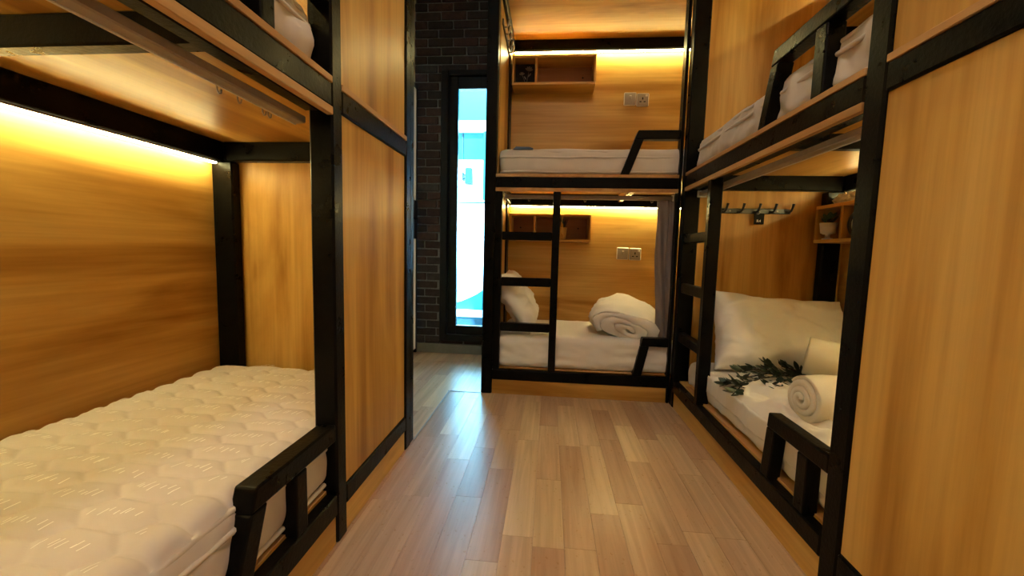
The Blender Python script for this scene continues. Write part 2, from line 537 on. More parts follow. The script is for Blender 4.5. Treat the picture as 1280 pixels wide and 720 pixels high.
# ------------------------------------------------------------------ bunk frames
class Bunk:
    """u runs along the front, v into the bunk from its front plane"""
    def __init__(s, kind, front, root):
        s.kind, s.front, s.root = kind, front, root
    def b6(s, u0, u1, v0, v1, z0, z1):
        if s.kind == 'L': return (s.front - v1, s.front - v0, u0, u1, z0, z1)
        if s.kind == 'R': return (s.front + v0, s.front + v1, u0, u1, z0, z1)
        return (u0, u1, s.front + v0, s.front + v1, z0, z1)
    def pt(s, u, v, z):
        if s.kind == 'L': return Vector((s.front - v, u, z))
        if s.kind == 'R': return Vector((s.front + v, u, z))
        return Vector((u, s.front + v, z))
    def part(s, name, u0, u1, v0, v1, z0, z1, mat, parent=None, bev=0.006, **kw):
        return boxo(name, s.b6(u0, u1, v0, v1, z0, z1), mat, parent or s.root, bev, **kw)
    def guard(s, post_u, dirn, z0, ztop, top_len, foot_len, strut, bar=0.072, depth=0.075, v0=0.004):
        """bar from the post, slanted leg at its free end, optional strut (u0,u1)"""
        g = bpy.data.objects.new('guard_rail', None); COL.objects.link(g); g.parent = s.root
        g.location = s.pt(post_u, v0, z0) * S - wloc(s.root)
        u = lambda d: post_u + dirn * d
        def pr(name, poly):
            bm = bmesh.new()
            a = [s.pt(uu, v0, zz) for uu, zz in poly]
            d = s.pt(post_u, v0 + depth, z0) - s.pt(post_u, v0, z0)
            prism(bm, a, d)
            bmesh.ops.recalc_face_normals(bm, faces=bm.faces)
            bmesh.ops.bevel(bm, geom=list(bm.edges), offset=0.007, segments=2, affect='EDGES', profile=0.5)
            emit_obj(name, bm, black, g)
        zb = ztop - bar
        sl = (foot_len - top_len) / (ztop - z0)      # slope of the slanted leg
        lw = 0.072
        pr('top_bar', [(u(0), zb), (u(0), ztop), (u(top_len), ztop), (u(top_len + sl * bar), zb)])
        pr('slanted_leg', [(u(foot_len), z0), (u(top_len + sl * bar), zb), (u(top_len + sl * bar - lw), zb), (u(foot_len - lw), z0)])
        if strut:
            pr('strut', [(strut[0], z0), (strut[0], zb), (strut[1], zb), (strut[1], z0)])
    def ladder(s, u0, u1, stiles, rungs, ztop):
        l = bpy.data.objects.new('ladder', None); COL.objects.link(l); l.parent = s.root
        l.location = s.pt(u0, 0, Z_LB1) * S - wloc(s.root)
        for a, b in stiles:
            s.part('stile', a, b, 0.004, 0.084, Z_LB1, ztop, black, l)
        for z0, z1 in rungs:
            s.part('rung', u0, u1, 0.012, 0.07, z0, z1, black, l)

RUNGS = [(0.561, 0.634), (0.956, 1.030), (1.350, 1.420)]

def common(k, u0, u1, D, openings, panels, posts, wood_u, plinth=True):
    """u0..u1 whole length; D depth of back panel; openings/panels: (a,b) spans between posts"""
    for a, b, v0, v1, z0, z1 in posts:
        k.part('post', a, b, v0, v1, z0, z1, black, bev=0.008)
    spans = sorted(openings + panels)
    for a, b in spans:
        k.part('beam', a, b, 0.0, 0.055, Z_LB0, Z_LB1, black)
        if plinth: k.part('plinth_board', a, b, 0.010, 0.034, 0, Z_LB0, wood_u, bev=0.003)
        k.part('beam', a, b, 0.0, 0.05, Z_MB0, Z_MB1, black)
        k.part('beam', a, b, 0.0, 0.06, 3.36, 3.45, black)
        k.part('edge_strip', a, b, -0.004, 0.03, Z_MB1, Z_DK, ply, bev=0.002)
    for a, b in openings:
        k.part('edge_strip', a, b, -0.004, 0.022, 1.757, Z_MB0, ply, bev=0.002)
        k.part('joist', a, b, 0.05, 0.11, 1.772, Z_MB1, black)
    for a, b in panels:
        k.part('front_panel', a, b, 0.012, 0.024, Z_LB1, Z_MB0, wood_z, bev=0.002)
        k.part('front_panel', a, b, 0.012, 0.024, Z_DK + 0.002, 3.36, wood_z, bev=0.002)
    k.part('deck_board', u0 + 0.02, u1 - 0.02, 0.05, D, 0.205, 0.228, wood_u, bev=0.002)
    k.part('deck_board', u0 + 0.02, u1 - 0.02, 0.03, D, Z_MB1, Z_DK, wood_u, bev=0.002)
    k.part('ceiling_panel', u0, u1, 0.0, D, 3.45, 3.475, wood_u, bev=0.002)
    k.part('back_panel', u0, u1, D, D + 0.018, 0.0, Z_MB1, wood_u, bev=0.002)
    k.part('back_panel', u0, u1, D, D + 0.018, Z_MB1 + 0.002, 3.475, wood_u, bev=0.002)
    bd = D - 0.074
    k.part('beam', u0, u1, bd, D, 1.757, Z_MB1, black)
    k.part('beam', u0, u1, bd, D, 3.345, 3.45, black)

def led(k, u0, u1, v, z, label):
    t = thing('led_strip', label, 'light strip', k.pt((u0 + u1) / 2, v, z), 'warm LED strips under the rear beams')
    boxo('profile', k.b6(u0, u1, v, v + 0.024, z - 0.006, z), mat_rail, t, 0.001)
    boxo('light_block_lip', k.b6(u0, u1, v, v + 0.002, z - 0.0095, z - 0.006), mat_rail, t, 0.0)  # added lip, holds direct strip light off the berth ceiling
    boxo('diffuser', k.b6(u0 + 0.005, u1 - 0.005, v + 0.002, v + 0.022, z - 0.018, z - 0.006), mat_led, t, 0.002)

# --- bunk beside the camera, bare quilted mattress
rL = thing('bunk_bed', 'black and honey wood bunk bed holding the bare quilted mattress, nearest the camera', 'bunk bed', (-1.45, 1.0, 0), 'capsule bunk beds')
kL = Bunk('L', XL, rL)
DL = 1.235
common(kL, -0.35, 2.43, DL, [(-0.27, 1.535)], [(1.613, 2.344)],
       [(1.535, 1.613, 0.0, 0.098, 0, 3.5), (2.344, 2.425, 0.0, 0.09, 0, 3.5), (2.427, 2.495, 0.004, 0.09, 0, 3.5), (-0.35, -0.27, 0, 0.09, 0, 3.5),
        (2.35, 2.42, 1.10, DL, 0, 1.757), (2.35, 2.42, 1.10, DL, Z_DK, 3.345), (-0.35, -0.27, 1.10, DL, 0, 1.757)], wood_y)
kL.part('end_panel', 2.42, 2.436, 0.09, DL, 0, Z_MB1, wood_z, bev=0.002)
kL.part('end_panel', 2.42, 2.436, 0.09, DL, Z_DK, 3.45, wood_z, bev=0.002)
kL.part('end_panel', -0.37, -0.352, 0.0, DL, 0, 3.45, wood_z, bev=0.002)
kL.part('beam', 2.36, 2.425, 0.10, DL - 0.074, 1.762, Z_MB1, black)
kL.part('beam', 2.36, 2.425, 0.10, DL - 0.074, 3.345, 3.45, black)
kL.part('joist', 1.050, 1.108, 0.11, DL - 0.074, 1.787, Z_MB1, black)
kL.part('ledge_strip', -0.2, 1.535, 0.05, 0.10, 0.228, 0.232, ply, bev=0.001)
kL.guard(1.535, -1, Z_LB1, 0.523, 0.452, 0.560, (1.27, 1.336))
kL.guard(1.535, -1, Z_DK, 2.235, 0.45, 0.55, (1.163, 1.224))
led(kL, -0.27, 2.34, DL - 0.056, 1.757, 'warm LED strip glowing along the wall above the bare quilted mattress')
led(kL, -0.27, 2.34, DL - 0.056, 3.345, 'warm LED strip hidden high in the upper berth of the nearest bunk')

# --- bunk along the other side of the aisle, with towels and leaves on its bed
rR = thing('bunk_bed', 'black and honey wood bunk bed holding the bed with rolled towels and leaves', 'bunk bed', (1.6, 2.2, 0), 'capsule bunk beds')
kR = Bunk('R', XR, rR)
DR = 1.205
common(kR, 0.62, 3.40, DR, [(1.53, 3.345)], [(0.70, 1.44)],
       [(1.44, 1.53, 0.0, 0.095, 0, 3.5), (0.62, 0.70, 0, 0.09, 0, 3.5), (3.345, 3.432, 0.0, 0.12, 0, 3.5),
        (3.29, 3.36, 1.02, 1.15, 0, 1.757), (3.29, 3.36, 1.02, 1.15, Z_DK, 3.345)], wood_y)
kR.part('end_panel', 3.36, 3.378, 0.12, DR, 0, Z_MB1, wood_z, bev=0.002)
kR.part('end_panel', 3.36, 3.378, 0.12, DR, Z_DK, 3.45, wood_z, bev=0.002)
kR.part('end_panel', 0.62, 0.638, 0.09, DR, 0, 3.45, wood_z, bev=0.002)
kR.part('beam', 3.30, 3.365, 0.12, DR - 0.074, 1.765, Z_MB1, black)
kR.part('beam', 3.30, 3.365, 0.12, DR - 0.074, 3.345, 3.45, black)
kR.part('joist', 2.20, 2.255, 0.11, DR - 0.074, 1.80, Z_MB1, black)
kR.part('ledge_strip', 1.53, 3.2, 0.05, 0.09, 0.228, 0.232, ply, bev=0.001)
kR.guard(1.53, 1, Z_LB1, 0.530, 0.415, 0.452, (1.645, 1.715), depth=0.058)
kR.guard(1.53, 1, Z_DK, 2.250, 0.625, 0.735, (1.765, 1.838))
kR.ladder(2.89, 3.345, [(2.83, 2.89)], RUNGS, 1.772)
led(kR, 0.70, 3.28, DR - 0.056, 1.757, 'warm LED strip behind the shelf above the bed with rolled towels')
led(kR, 0.70, 3.28, DR - 0.056, 3.345, 'warm LED strip hidden high in the upper berth over the rolled towels')

# --- bunk across the end of the aisle
rB = thing('bunk_bed', 'black and honey wood bunk bed across the end of the aisle beside the window', 'bunk bed', (0.5, 4.0, 0), 'capsule bunk beds')
kB = Bunk('B', YB, rB)
DB = 1.045
common(kB, -0.565, 2.12, DB, [(-0.47, 1.02)], [],
       [(-0.565, -0.47, 0.0, 0.095, 0, 3.5), (1.02, 1.0445, 0.0, 0.09, 0, 3.5), (2.03, 2.12, 0.0, 0.09, 0, 3.5),
        (-0.465, -0.447, 0.74, 0.93, 0, 1.757), (-0.465, -0.447, 0.74, 0.93, Z_DK, 3.345)], wood_x)
kB.part('end_panel', -0.480, -0.462, 0.095, DB, 0, Z_MB1, wood_z, bev=0.002)
kB.part('end_panel', -0.480, -0.462, 0.095, DB, Z_DK, 3.45, wood_z, bev=0.002)
kB.part('end_panel', 2.06, 2.078, 0.095, DB, 0, 3.45, wood_z, bev=0.002)
kB.part('beam', -0.465, -0.43, 0.095, DB - 0.074, 1.765, Z_MB1, black)
kB.part('beam', -0.465, -0.43, 0.095, DB - 0.074, 3.345, 3.45, black)
kB.part('end_beam', -0.565, -0.49, 0.095, DB, 1.765, Z_MB1, black)
kB.part('joist', 0.70, 0.75, 0.11, DB - 0.074, 1.80, Z_MB1, wood_y)
kB.part('ledge_strip', -0.47, 1.02, 0.035, 0.09, 0.228, 0.232, ply, bev=0.001)
kB.guard(1.02, -1, Z_LB1, 0.553, 0.215, 0.285, None)
kB.guard(1.02, -1, Z_DK, 2.255, 0.335, 0.465, None)
kB.ladder(-0.41, 0.016, [(-0.47, -0.412), (0.016, 0.078)], RUNGS, 1.757)
led(kB, -0.44, 2.02, DB - 0.056, 1.757, 'warm LED strip above the shelf holding the small potted plant')
led(kB, -0.44, 2.02, DB - 0.056, 3.345, 'bright warm LED strip at the top of the upper berth beside the window')

# ------------------------------------------------------------------ curtain rails and curtain
def rail(k, u0, u1, v0, v1, z0, z1, label, gliders, double=False):
    t = thing('curtain_rail', label, 'curtain rail', k.pt((u0 + u1) / 2, v0, z0))
    k.part('track', u0, u1, v0, v1, z0, z1, mat_rail, t, 0.004)
    k.part('track_lip', u0, u1, v1 - 0.004, v1 + 0.003, z0 - 0.004, z0 + 0.004, mat_white, t, 0.001)
    for u in ((u0, u1) if k.kind != 'L' else ()):
        a = min(u, u + (0.012 if u == u0 else -0.012)); k.part('end_bracket', a, a + 0.012, v0 - 0.012, v1 + 0.012, z0 - 0.012, z1 + 0.010, mat_white, t, 0.002)
    for u in gliders:
        bm = bmesh.new()
        p = lambda du, dz: k.pt(u + du, v1 + 0.006, z0 + dz)
        tube(bm, [p(0, 0.006), p(0, -0.012), p(0.006, -0.022), p(0.014, -0.018), p(0.016, -0.006)], 0.0028, 6)
        emit_obj('glider', bm, mat_rail, t, True)
rail(kL, -0.25, 1.53, 0.104, 0.148, 1.722, 1.750, 'grey curtain rail with bare gliders over the quilted mattress', [1.165, 1.245, 1.358, 1.385])
rail(kR, 1.535, 3.34, 0.104, 0.150, 1.722, 1.752, 'grey curtain rail above the bed with rolled towels', [])
rail(kB, -0.405, 1.015, 0.088, 0.124, 1.712, 1.742, 'grey curtain rail above the ladder in front of the bed beside the window', [-0.2, 0.05, 0.28, 0.84])

def curtain():
    t = thing('curtain', 'grey fabric curtain gathered to the side of the bed with folded duvet', 'curtain', (0.96, 3.57, 0.56))
    bm = bmesh.new(); nu, nz = 64, 60; rows = []
    for j in range(nz + 1):
        f = j / nz; z = 0.515 + f * (1.708 - 0.515)
        row = []
        for i in range(nu + 1):
            g = i / nu
            x0 = 0.868 + 0.05 * (1 - f) + 0.012 * sin(f * 9) * f; x1 = 1.085
            x = x0 + (x1 - x0) * g
            amp = 0.022 * (0.55 + 0.45 * sin(f * 2.2 + 0.4))
            ph = g * 2 * pi * 2.35 + 0.5 * sin(f * 3)
            y = 3.535 + amp * sin(ph) + 0.012 * sin(ph * 2.1 + f * 5) + 0.006 * noise.noise(Vector((g * 4, f * 7, 1)))
            x += 0.014 * cos(ph)
            row.append((x, y, z + 0.006 * sin(g * 9) * (1 - f)))
        rows.append(row)
    V = [[bm.verts.new(p) for p in r] for r in rows]
    for j in range(nz):
        for i in range(nu):
            bm.faces.new((V[j][i], V[j][i + 1], V[j + 1][i + 1], V[j + 1][i]))
    o = emit_obj('cloth', bm, mat_curtain, t, True)
    md = o.modifiers.new('solid', 'SOLIDIFY'); md.thickness = 0.003
    bm = bmesh.new()
    tube(bm, [(x, y, z + 0.012) for (x, y, z) in rows[0]], 0.005, 6)
    emit_obj('hem', bm, mat_curtain, t, True)
curtain()

# ------------------------------------------------------------------ mattresses
def hexdist(x, y, pitch, h):
    """distance to the seams of elongated hexagons; columns spaced by pitch along x, cells h tall along y"""
    k = pitch / (0.866 * h); x /= k
    p = 0.866 * h; i0 = math.floor(x / p + 0.5); best = []
    for i in (i0 - 1, i0, i0 + 1):
        oy = 0.5 * h * (i % 2); j0 = math.floor((y - oy) / h + 0.5)
        for j in (j0 - 1, j0, j0 + 1):
            cx, cy = i * p, j * h + oy
            best.append((math.hypot(x - cx, y - cy), cx, cy))
    best.sort()
    return (best[1][0] - best[0][0]) / 2, best[0][1] * k, best[0][2]
def quilt_height(x, y):
    e, _, _ = hexdist(x + 0.014 * sin(y * 7), y + 0.014 * sin(x * 6), 0.192, 0.118)
    return (-0.015 * exp(-(e / 0.009)) + 0.005 * (min(1, e / 0.05) - 0.6) + 0.005 * fbm((x, y, 0.51), 3)
            + 0.006 * max(0, ridge((x * 0.8, y * 2.5, 3), 2.2) - 0.7))
def mattress(name, label, lo, hi, quilt=False, n=(40, 70, 8), r=0.05, sideamp=0.006, sag=0.0, side_piping=True, mat=None, seed=0, group=None, wr=0.004):
    lo, hi = Vector(lo), Vector(hi); c = (lo + hi) / 2
    t = thing(name, label, 'mattress', (c.x, c.y, lo.z), group)
    def disp(p, nn):
        d = Vector((0, 0, 0))
        if nn.z > 0.5:
            if quilt:
                d.z += quilt_height(p.x, p.y)
            else:
                d.z += wr * fbm(p + Vector((seed, 0, 0)), 3)
            if sag: d.z -= sag * max(0, noise.noise(p * 1.5))
        else:
            d += nn * (sideamp * fbm(p + Vector((seed, seed, 0)), 8, 2) + 0.008 * sin(pi * (p.z - lo.z) / (hi.z - lo.z)))
        return d
    bm = bmesh.new(); softbox(bm, lo, hi, r, n, disp)
    body = emit_obj('body', bm, mat or mat_mattress, t, True)
    def loop(z, off, rad, nm):
        pts = []; rr = r
        cx = [(lo.x - off + rr, lo.y - off + rr, pi), (hi.x + off - rr, lo.y - off + rr, 1.5 * pi), (hi.x + off - rr, hi.y + off - rr, 0), (lo.x - off + rr, hi.y + off - rr, 0.5 * pi)]
        prevp = None
        for (px, py, a0) in cx:
            for q in range(7):
                a = a0 + q / 6 * pi / 2
                p = Vector((px + rr * cos(a), py + rr * sin(a), z))
                if prevp is not None and (p - prevp).length > 0.12:
                    m = int((p - prevp).length / 0.06)
                    for w in range(1, m): pts.append(prevp.lerp(p, w / m))
                pts.append(p); prevp = p
        p0 = pts[0].copy(); m = int((p0 - prevp).length / 0.06)
        for w in range(1, m): pts.append(prevp.lerp(p0, w / m))
        pts = [p + Vector((0, 0, 0.006 * noise.noise(p * 5 + Vector((seed, 0, 0))))) for p in pts]
        bm = bmesh.new(); tube(bm, pts, rad, 8, True)
        emit_obj(nm, bm, mat_matt_side, t, True)
    if side_piping:
        loop(hi.z - r * 0.62, -0.012, 0.011, 'piping'); loop(hi.z - r * 0.62 - 0.05, 0.004, 0.010, 'piping'); loop(lo.z + 0.024, -0.004, 0.010, 'piping')
    return t, body

tQ, bQ = mattress('mattress', 'bare off-white mattress quilted in hexagons on the berth nearest the camera', (-2.06, -0.26, 0.232), (-0.905, 2.345, 0.510), True, (150, 340, 16), 0.075, 0.010, 0, True, None, 3)
def quilt_strokes():
    bm = bmesh.new(); rnd = random.Random(5)
    seen = set()
    for i in range(4000):
        x = rnd.uniform(-1.95, -1.0); y = rnd.uniform(0.45, 2.25)
        e, cx, cy = hexdist(x, y, 0.192, 0.118)
        key = (round(cx, 2), round(cy, 2))
        if key in seen: continue
        seen.add(key)
        for q in range(7):
            px = cx - 0.07 + q * 0.021 + rnd.uniform(-0.01, 0.01); py = cy + rnd.uniform(-0.008, 0.008)
            if not (-1.96 < px < -1.0): continue
            L = rnd.uniform(0.006, 0.016)
            v = [bm.verts.new((px + dx + dy * 0.35, py + dy, 0.5112 + quilt_height(px + dx, py + dy))) for dy in (-L, 0, L) for dx in (-0.0018, 0.0018)]
            bm.faces.new((v[0], v[1], v[3], v[2])); bm.faces.new((v[2], v[3], v[5], v[4]))
    bm.verts.ensure_lookup_table()
    emit_obj('stitched_marks', bm, mat_thread, tQ, kind='stuff')
quilt_strokes()
mattress('mattress', 'off-white mattress in the upper berth directly above the bare quilted one', (-2.03, -0.26, 1.902), (-0.915, 1.52, 2.135), False, (40, 90, 12), 0.05, 0.024, 0, True, mat_matt_side, 11, wr=0.012)
mattress('mattress', 'off-white mattress behind the upper guard rail, above the rolled towels', (1.10, 0.72, 1.902), (2.16, 3.27, 2.130), False, (40, 110, 12), 0.05, 0.022, 0, True, mat_matt_side, 17, wr=0.02)
tU, bU = mattress('mattress', 'thin beige mattress with blue label in the upper berth beside the window', (-0.44, 3.475, 1.902), (2.0, 4.39, 2.118), False, (70, 30, 8), 0.04, 0.010, 0, True, mat_matt_side, 23, wr=0.010)
bm = bmesh.new()
prism(bm, [(-0.335, 3.468, 2.108), (-0.17, 3.468, 2.107), (-0.165, 3.466, 2.116), (-0.20, 3.47, 2.128), (-0.31, 3.47, 2.130)], (0, 0.05, 0.004))
emit_obj('label_patch', bm, mat_blue_label, tU, label='blue grey fabric label')

def sheet_mattress(label, lo, hi, n, seed):
    lo, hi = Vector(lo), Vector(hi)
    t = thing('sheeted_mattress', label, 'mattress', ((lo.x + hi.x) / 2, (lo.y + hi.y) / 2, lo.z))
    def disp(p, nn):
        w = 0.004 * fbm(p + Vector((seed, 0, 0)), 3)
        if abs(nn.z) < 0.6:
            w += 0.010 * (ridge((p.x * 1.2 + p.z * 1.5, p.y * 1.2 + p.z * 1.5, p.z * 3 + seed), 4) - 0.6)
        elif nn.z > 0:
            w += 0.005 * max(0, ridge((p.x, p.y * 1.5, seed), 2.5) - 0.75)
        return nn * w
    bm = bmesh.new(); softbox(bm, lo, hi, 0.06, n, disp)
    b = emit_obj('fitted_sheet', bm, mat_cotton, t, True)
    return t
sheet_mattress('mattress under white fitted sheet, with upright pillow and folded duvet on it', (-0.435, 3.478, 0.232), (2.0, 4.40, 0.525), (120, 50, 16), 5)
sheet_mattress('mattress under white fitted sheet, with rolled towels and leafy sprig on it', (1.120, 0.75, 0.232), (2.15, 3.275, 0.425), (60, 130, 12), 9)

# ------------------------------------------------------------------ pillows, duvet, towels, sheet
def pillow(name, label, w, h, thick, M, mat, seed):
    """w along local x, h along local y, M maps local survey coords to world"""
    t = thing(name, label, 'pillow', M @ Vector((0, -h / 2, 0)))
    bm = bmesh.new(); nu, nv = 60, 44
    def P(u, v, sgn):
        e = (max(0, 1 - abs(u) ** 3.2)) ** 0.55 * (max(0, 1 - abs(v) ** 3.2)) ** 0.55
        ox = 1 - 0.075 * (1 - v * v) * abs(u) ** 2; oy = 1 - 0.11 * (1 - u * u) * abs(v) ** 2
        x, y = u * w / 2 * ox, v * h / 2 * oy
        z = sgn * thick / 2 * e
        q = Vector((x, y, seed + sgn))
        wr = 0.024 * fbm(q, 4.5, 3) + 0.030 * max(0, ridge((x * 1.6 + y, y * 2.6 - x * 0.6, seed), 2.6) - 0.7)
        z += wr * (0.35 + 0.65 * e) * sgn
        x += 0.012 * noise.noise(q * 6) ; y += 0.012 * noise.noise(q * 6 + Vector((4, 0, 0)))
        return Vector((x, y, z))
    edge = {}
    def vert(i, j, s):
        u, v = -1 + 2 * i / nu, -1 + 2 * j / nv
        if i in (0, nu) or j in (0, nv):
            if (i, j) not in edge:
                p = P(u, v, 1); p.z = 0.01 * noise.noise(Vector((u * 3, v * 3, seed))); edge[(i, j)] = bm.verts.new(M @ p)
            return edge[(i, j)]
        return bm.verts.new(M @ P(u, v, s))
    for s in (1, -1):
        g = [[vert(i, j, s) for i in range(nu + 1)] for j in range(nv + 1)]
        for j in range(nv):
            for i in range(nu):
                bm.faces.new((g[j][i], g[j][i + 1], g[j + 1][i + 1], g[j + 1][i]))
    emit_obj('pillow_body', bm, mat, t, True)
    return t
# pillow leaning on the end panel behind towels: local y runs up the slope, z towards the room
def frame(c, ydir, zdir):
    y = Vector(ydir).normalized(); z = Vector(zdir); z = (z - y * z.dot(y)).normalized(); x = y.cross(z)
    m = Matrix((x, y, z)).transposed().to_4x4(); m.translation = Vector(c); return m
pillow('pillow', 'large white pillow leaning on the wood panel behind the rolled towels', 0.98, 0.63, 0.30, frame((1.70, 3.10, 0.690), (0.03, 0.27, 0.49), (0.05, -1, 0.55)), mat_cotton, 2.0)
pillow('pillow', 'white pillow standing on edge behind the ladder beside the window', 0.72, 0.60, 0.22, frame((-0.285, 3.86, 0.80), (-0.34, 0, 0.58), (1, -0.05, 0.5)), mat_cotton, 7.0)

def roll(name, label, cat, c, axis, up, L, turns, r0, t, mat, squash=1.0, namp=0.004, nsc=6, seed=0, part='rolled_cloth', m=20, wrinkle=0.0, dome=0.0):
    c = Vector(c); a = Vector(axis).normalized(); u = Vector(up); u = (u - a * u.dot(a)).normalized(); s = a.cross(u)
    e = thing(name, label, cat, c - Vector((0, 0, r0 + turns * t)))
    bm = bmesh.new(); N = int(turns * 30)
    stations = [0.0, 0.012, 0.04] + [k / m for k in range(1, m)] + [0.96, 0.988, 1.0]
    grid = []
    for fi, f in enumerate(stations):
        out, inn = [], []
        ef = min(f, 1 - f)
        th = t * (0.80 if ef < 0.005 else (0.93 if ef < 0.02 else 1.0))
        for q in range(N + 1):
            th_a = q / N * turns * 2 * pi
            rc = r0 + t * 1.02 * th_a / (2 * pi)
            endf = min(1, (N - q) / 14)
            for lst, off in ((out, th / 2), (inn, -th / 2)):
                rr = rc + off * (endf if off > 0 else 1)
                tel = dome * (rc / (r0 + turns * t)) ** 1.5 * (-1 if f < 0.5 else 1) * max(0, 1 - ef * 6)
                p = c + a * ((f - 0.5) * L - tel) + (u * sin(th_a) * squash + s * cos(th_a)) * rr
                nv = Vector((noise.noise(p * nsc + Vector((seed, 0, 0))), noise.noise(p * nsc + Vector((0, seed, 5))), noise.noise(p * nsc + Vector((7, 0, seed)))))
                p = p + nv * namp
                if wrinkle: p = p + (u * sin(th_a) * squash + s * cos(th_a)) * wrinkle * (ridge((p.x * 1.0, p.y * 2.2, p.z * 2.2 + seed), 4.5) - 0.8)
                lst.append(bm.verts.new(p))
        grid.append((out, inn))
    for (o0, i0), (o1, i1) in zip(grid, grid[1:]):
        for q in range(N):
            bm.faces.new((o0[q], o0[q + 1], o1[q + 1], o1[q])); bm.faces.new((i0[q], i1[q], i1[q + 1], i0[q + 1]))
        bm.faces.new((o0[0], o1[0], i1[0], i0[0])); bm.faces.new((o0[N], i0[N], i1[N], o1[N]))
    for (o, i) in (grid[0], grid[-1]):
        for q in range(N): bm.faces.new((o[q], i[q], i[q + 1], o[q + 1]))
    emit_obj(part, bm, mat, e, True)
    return e
roll('rolled_towel', 'rolled white towel showing its spiral end beside the leafy sprig', 'towel', (1.480, 2.09, 0.560), (0.98, 0.08, 0.0), (0, 0, 1), 0.46, 3.4, 0.012, 0.031, mat_towel, 0.98, 0.006, 9, 3, 'rolled_cloth', 16, 0.0, 0.025)
roll('rolled_towel', 'rolled white towel lying against the large leaning pillow', 'towel', (1.875, 2.59, 0.60), (0.82, -0.50, -0.12), (0, 0, 1), 0.50, 3.4, 0.012, 0.034, mat_towel, 0.98, 0.006, 9, 8, 'rolled_cloth', 16)

def duvet():
    roll('folded_duvet', 'rolled-up white duvet heaped on the bed beside the grey curtain', 'duvet', (0.735, 3.83, 0.640), (0.14, 1, 0.12), (0.16, 0, 1), 0.68, 2.6, 0.02, 0.104, mat_cotton, 0.50, 0.055, 3.2, 21, 'rolled_cloth', 34, 0.026, 0.05)
duvet()

def crumpled_sheet():
    t = thing('flat_sheet', 'crumpled white top sheet spread under the rolled towels', 'bed sheet', (1.55, 2.1, 0.43))
    bm = bmesh.new(); nu, nv = 130, 150; g = []
    for j in range(nv + 1):
        y = 1.56 + (2.83 - 1.56) * j / nv
        row = []
        ex = 0.11 + 0.035 * noise.noise(Vector((y * 3, 1, 0)))     # overhang
        for i in range(nu + 1):
            f = i / nu
            d = f * (ex + 0.98)
            if d < ex:
                h = ex - d; x = 1.116 + 0.006 * noise.noise(Vector((y * 7, h * 4, 3))); z = 0.432 - h
            else:
                x = 1.118 + (d - ex); z = 0.432
                k = min(1, (d - ex) / 0.05); z -= 0.022 * (1 - k) ** 2
            ax = min(1, max(0, (d - ex) / 0.10))
            p = Vector((x, y, 0))
            amp = (0.25 + 0.75 * exp(-((x - 1.35) / 0.30) ** 2)) * ax
            hgt = 0.062 * amp * max(0, ridge((x * 1.5 + y * 0.9, y * 0.8 - x * 1.0, 2.0), 3.2) - 0.45) + 0.012 * ax * (fbm(p, 7, 3) + 0.6)
            if abs(y - 1.56) < 0.03 or 2.83 - y < 0.03: hgt *= 0.2
            z += max(0.002, hgt)
            if d < ex: x -= 0.006 * max(0, ridge((y * 2.5, z * 1.0, 4.0), 3) - 0.5)
            row.append(bm.verts.new((x, y + 0.02 * noise.noise(Vector((x * 4, 0, 2))), z)))
        g.append(row)
    for j in range(nv):
        for i in range(nu):
            bm.faces.new((g[j][i], g[j][i + 1], g[j + 1][i + 1], g[j + 1][i]))
    o = emit_obj('cloth', bm, mat_cotton, t, True)
    md = o.modifiers.new('solid', 'SOLIDIFY'); md.thickness = 0.004; md.offset = 1
crumpled_sheet()

def leaf_mesh(name, L, w, mat, curl=0.15):
    bm = bmesh.new(); n = 6; rows = []
    for i in range(n + 1):
        f = i / n; ww = w * sin(pi * min(1, f * 0.97 + 0.03)) ** 0.75
        z = curl * L * f * f
        rows.append([(-ww / 2, f * L, z + 0.12 * ww), (0, f * L, z), (ww / 2, f * L, z + 0.12 * ww)])
    V = [[bm.verts.new(Vector(p) * S) for p in r] for r in rows]
    for a, b in zip(V, V[1:]):
        for k in range(2): bm.faces.new((a[k], a[k + 1], b[k + 1], b[k]))
    me = bpy.data.meshes.new(name); bm.to_mesh(me); bm.free(); me.materials.append(mat)
    for p in me.polygons: p.use_smooth = True
    return me
def dirmat(d, rollang=0.0):
    y = Vector(d).normalized(); z = Vector((0, 0, 1)); z = z - y * z.dot(y)
    if z.length < 0.05: z = Vector((1, 0, 0))
    z.normalize(); x = y.cross(z); m = Matrix((x, y, z)).transposed()
    return m @ Matrix.Rotation(rollang, 3, 'Y')
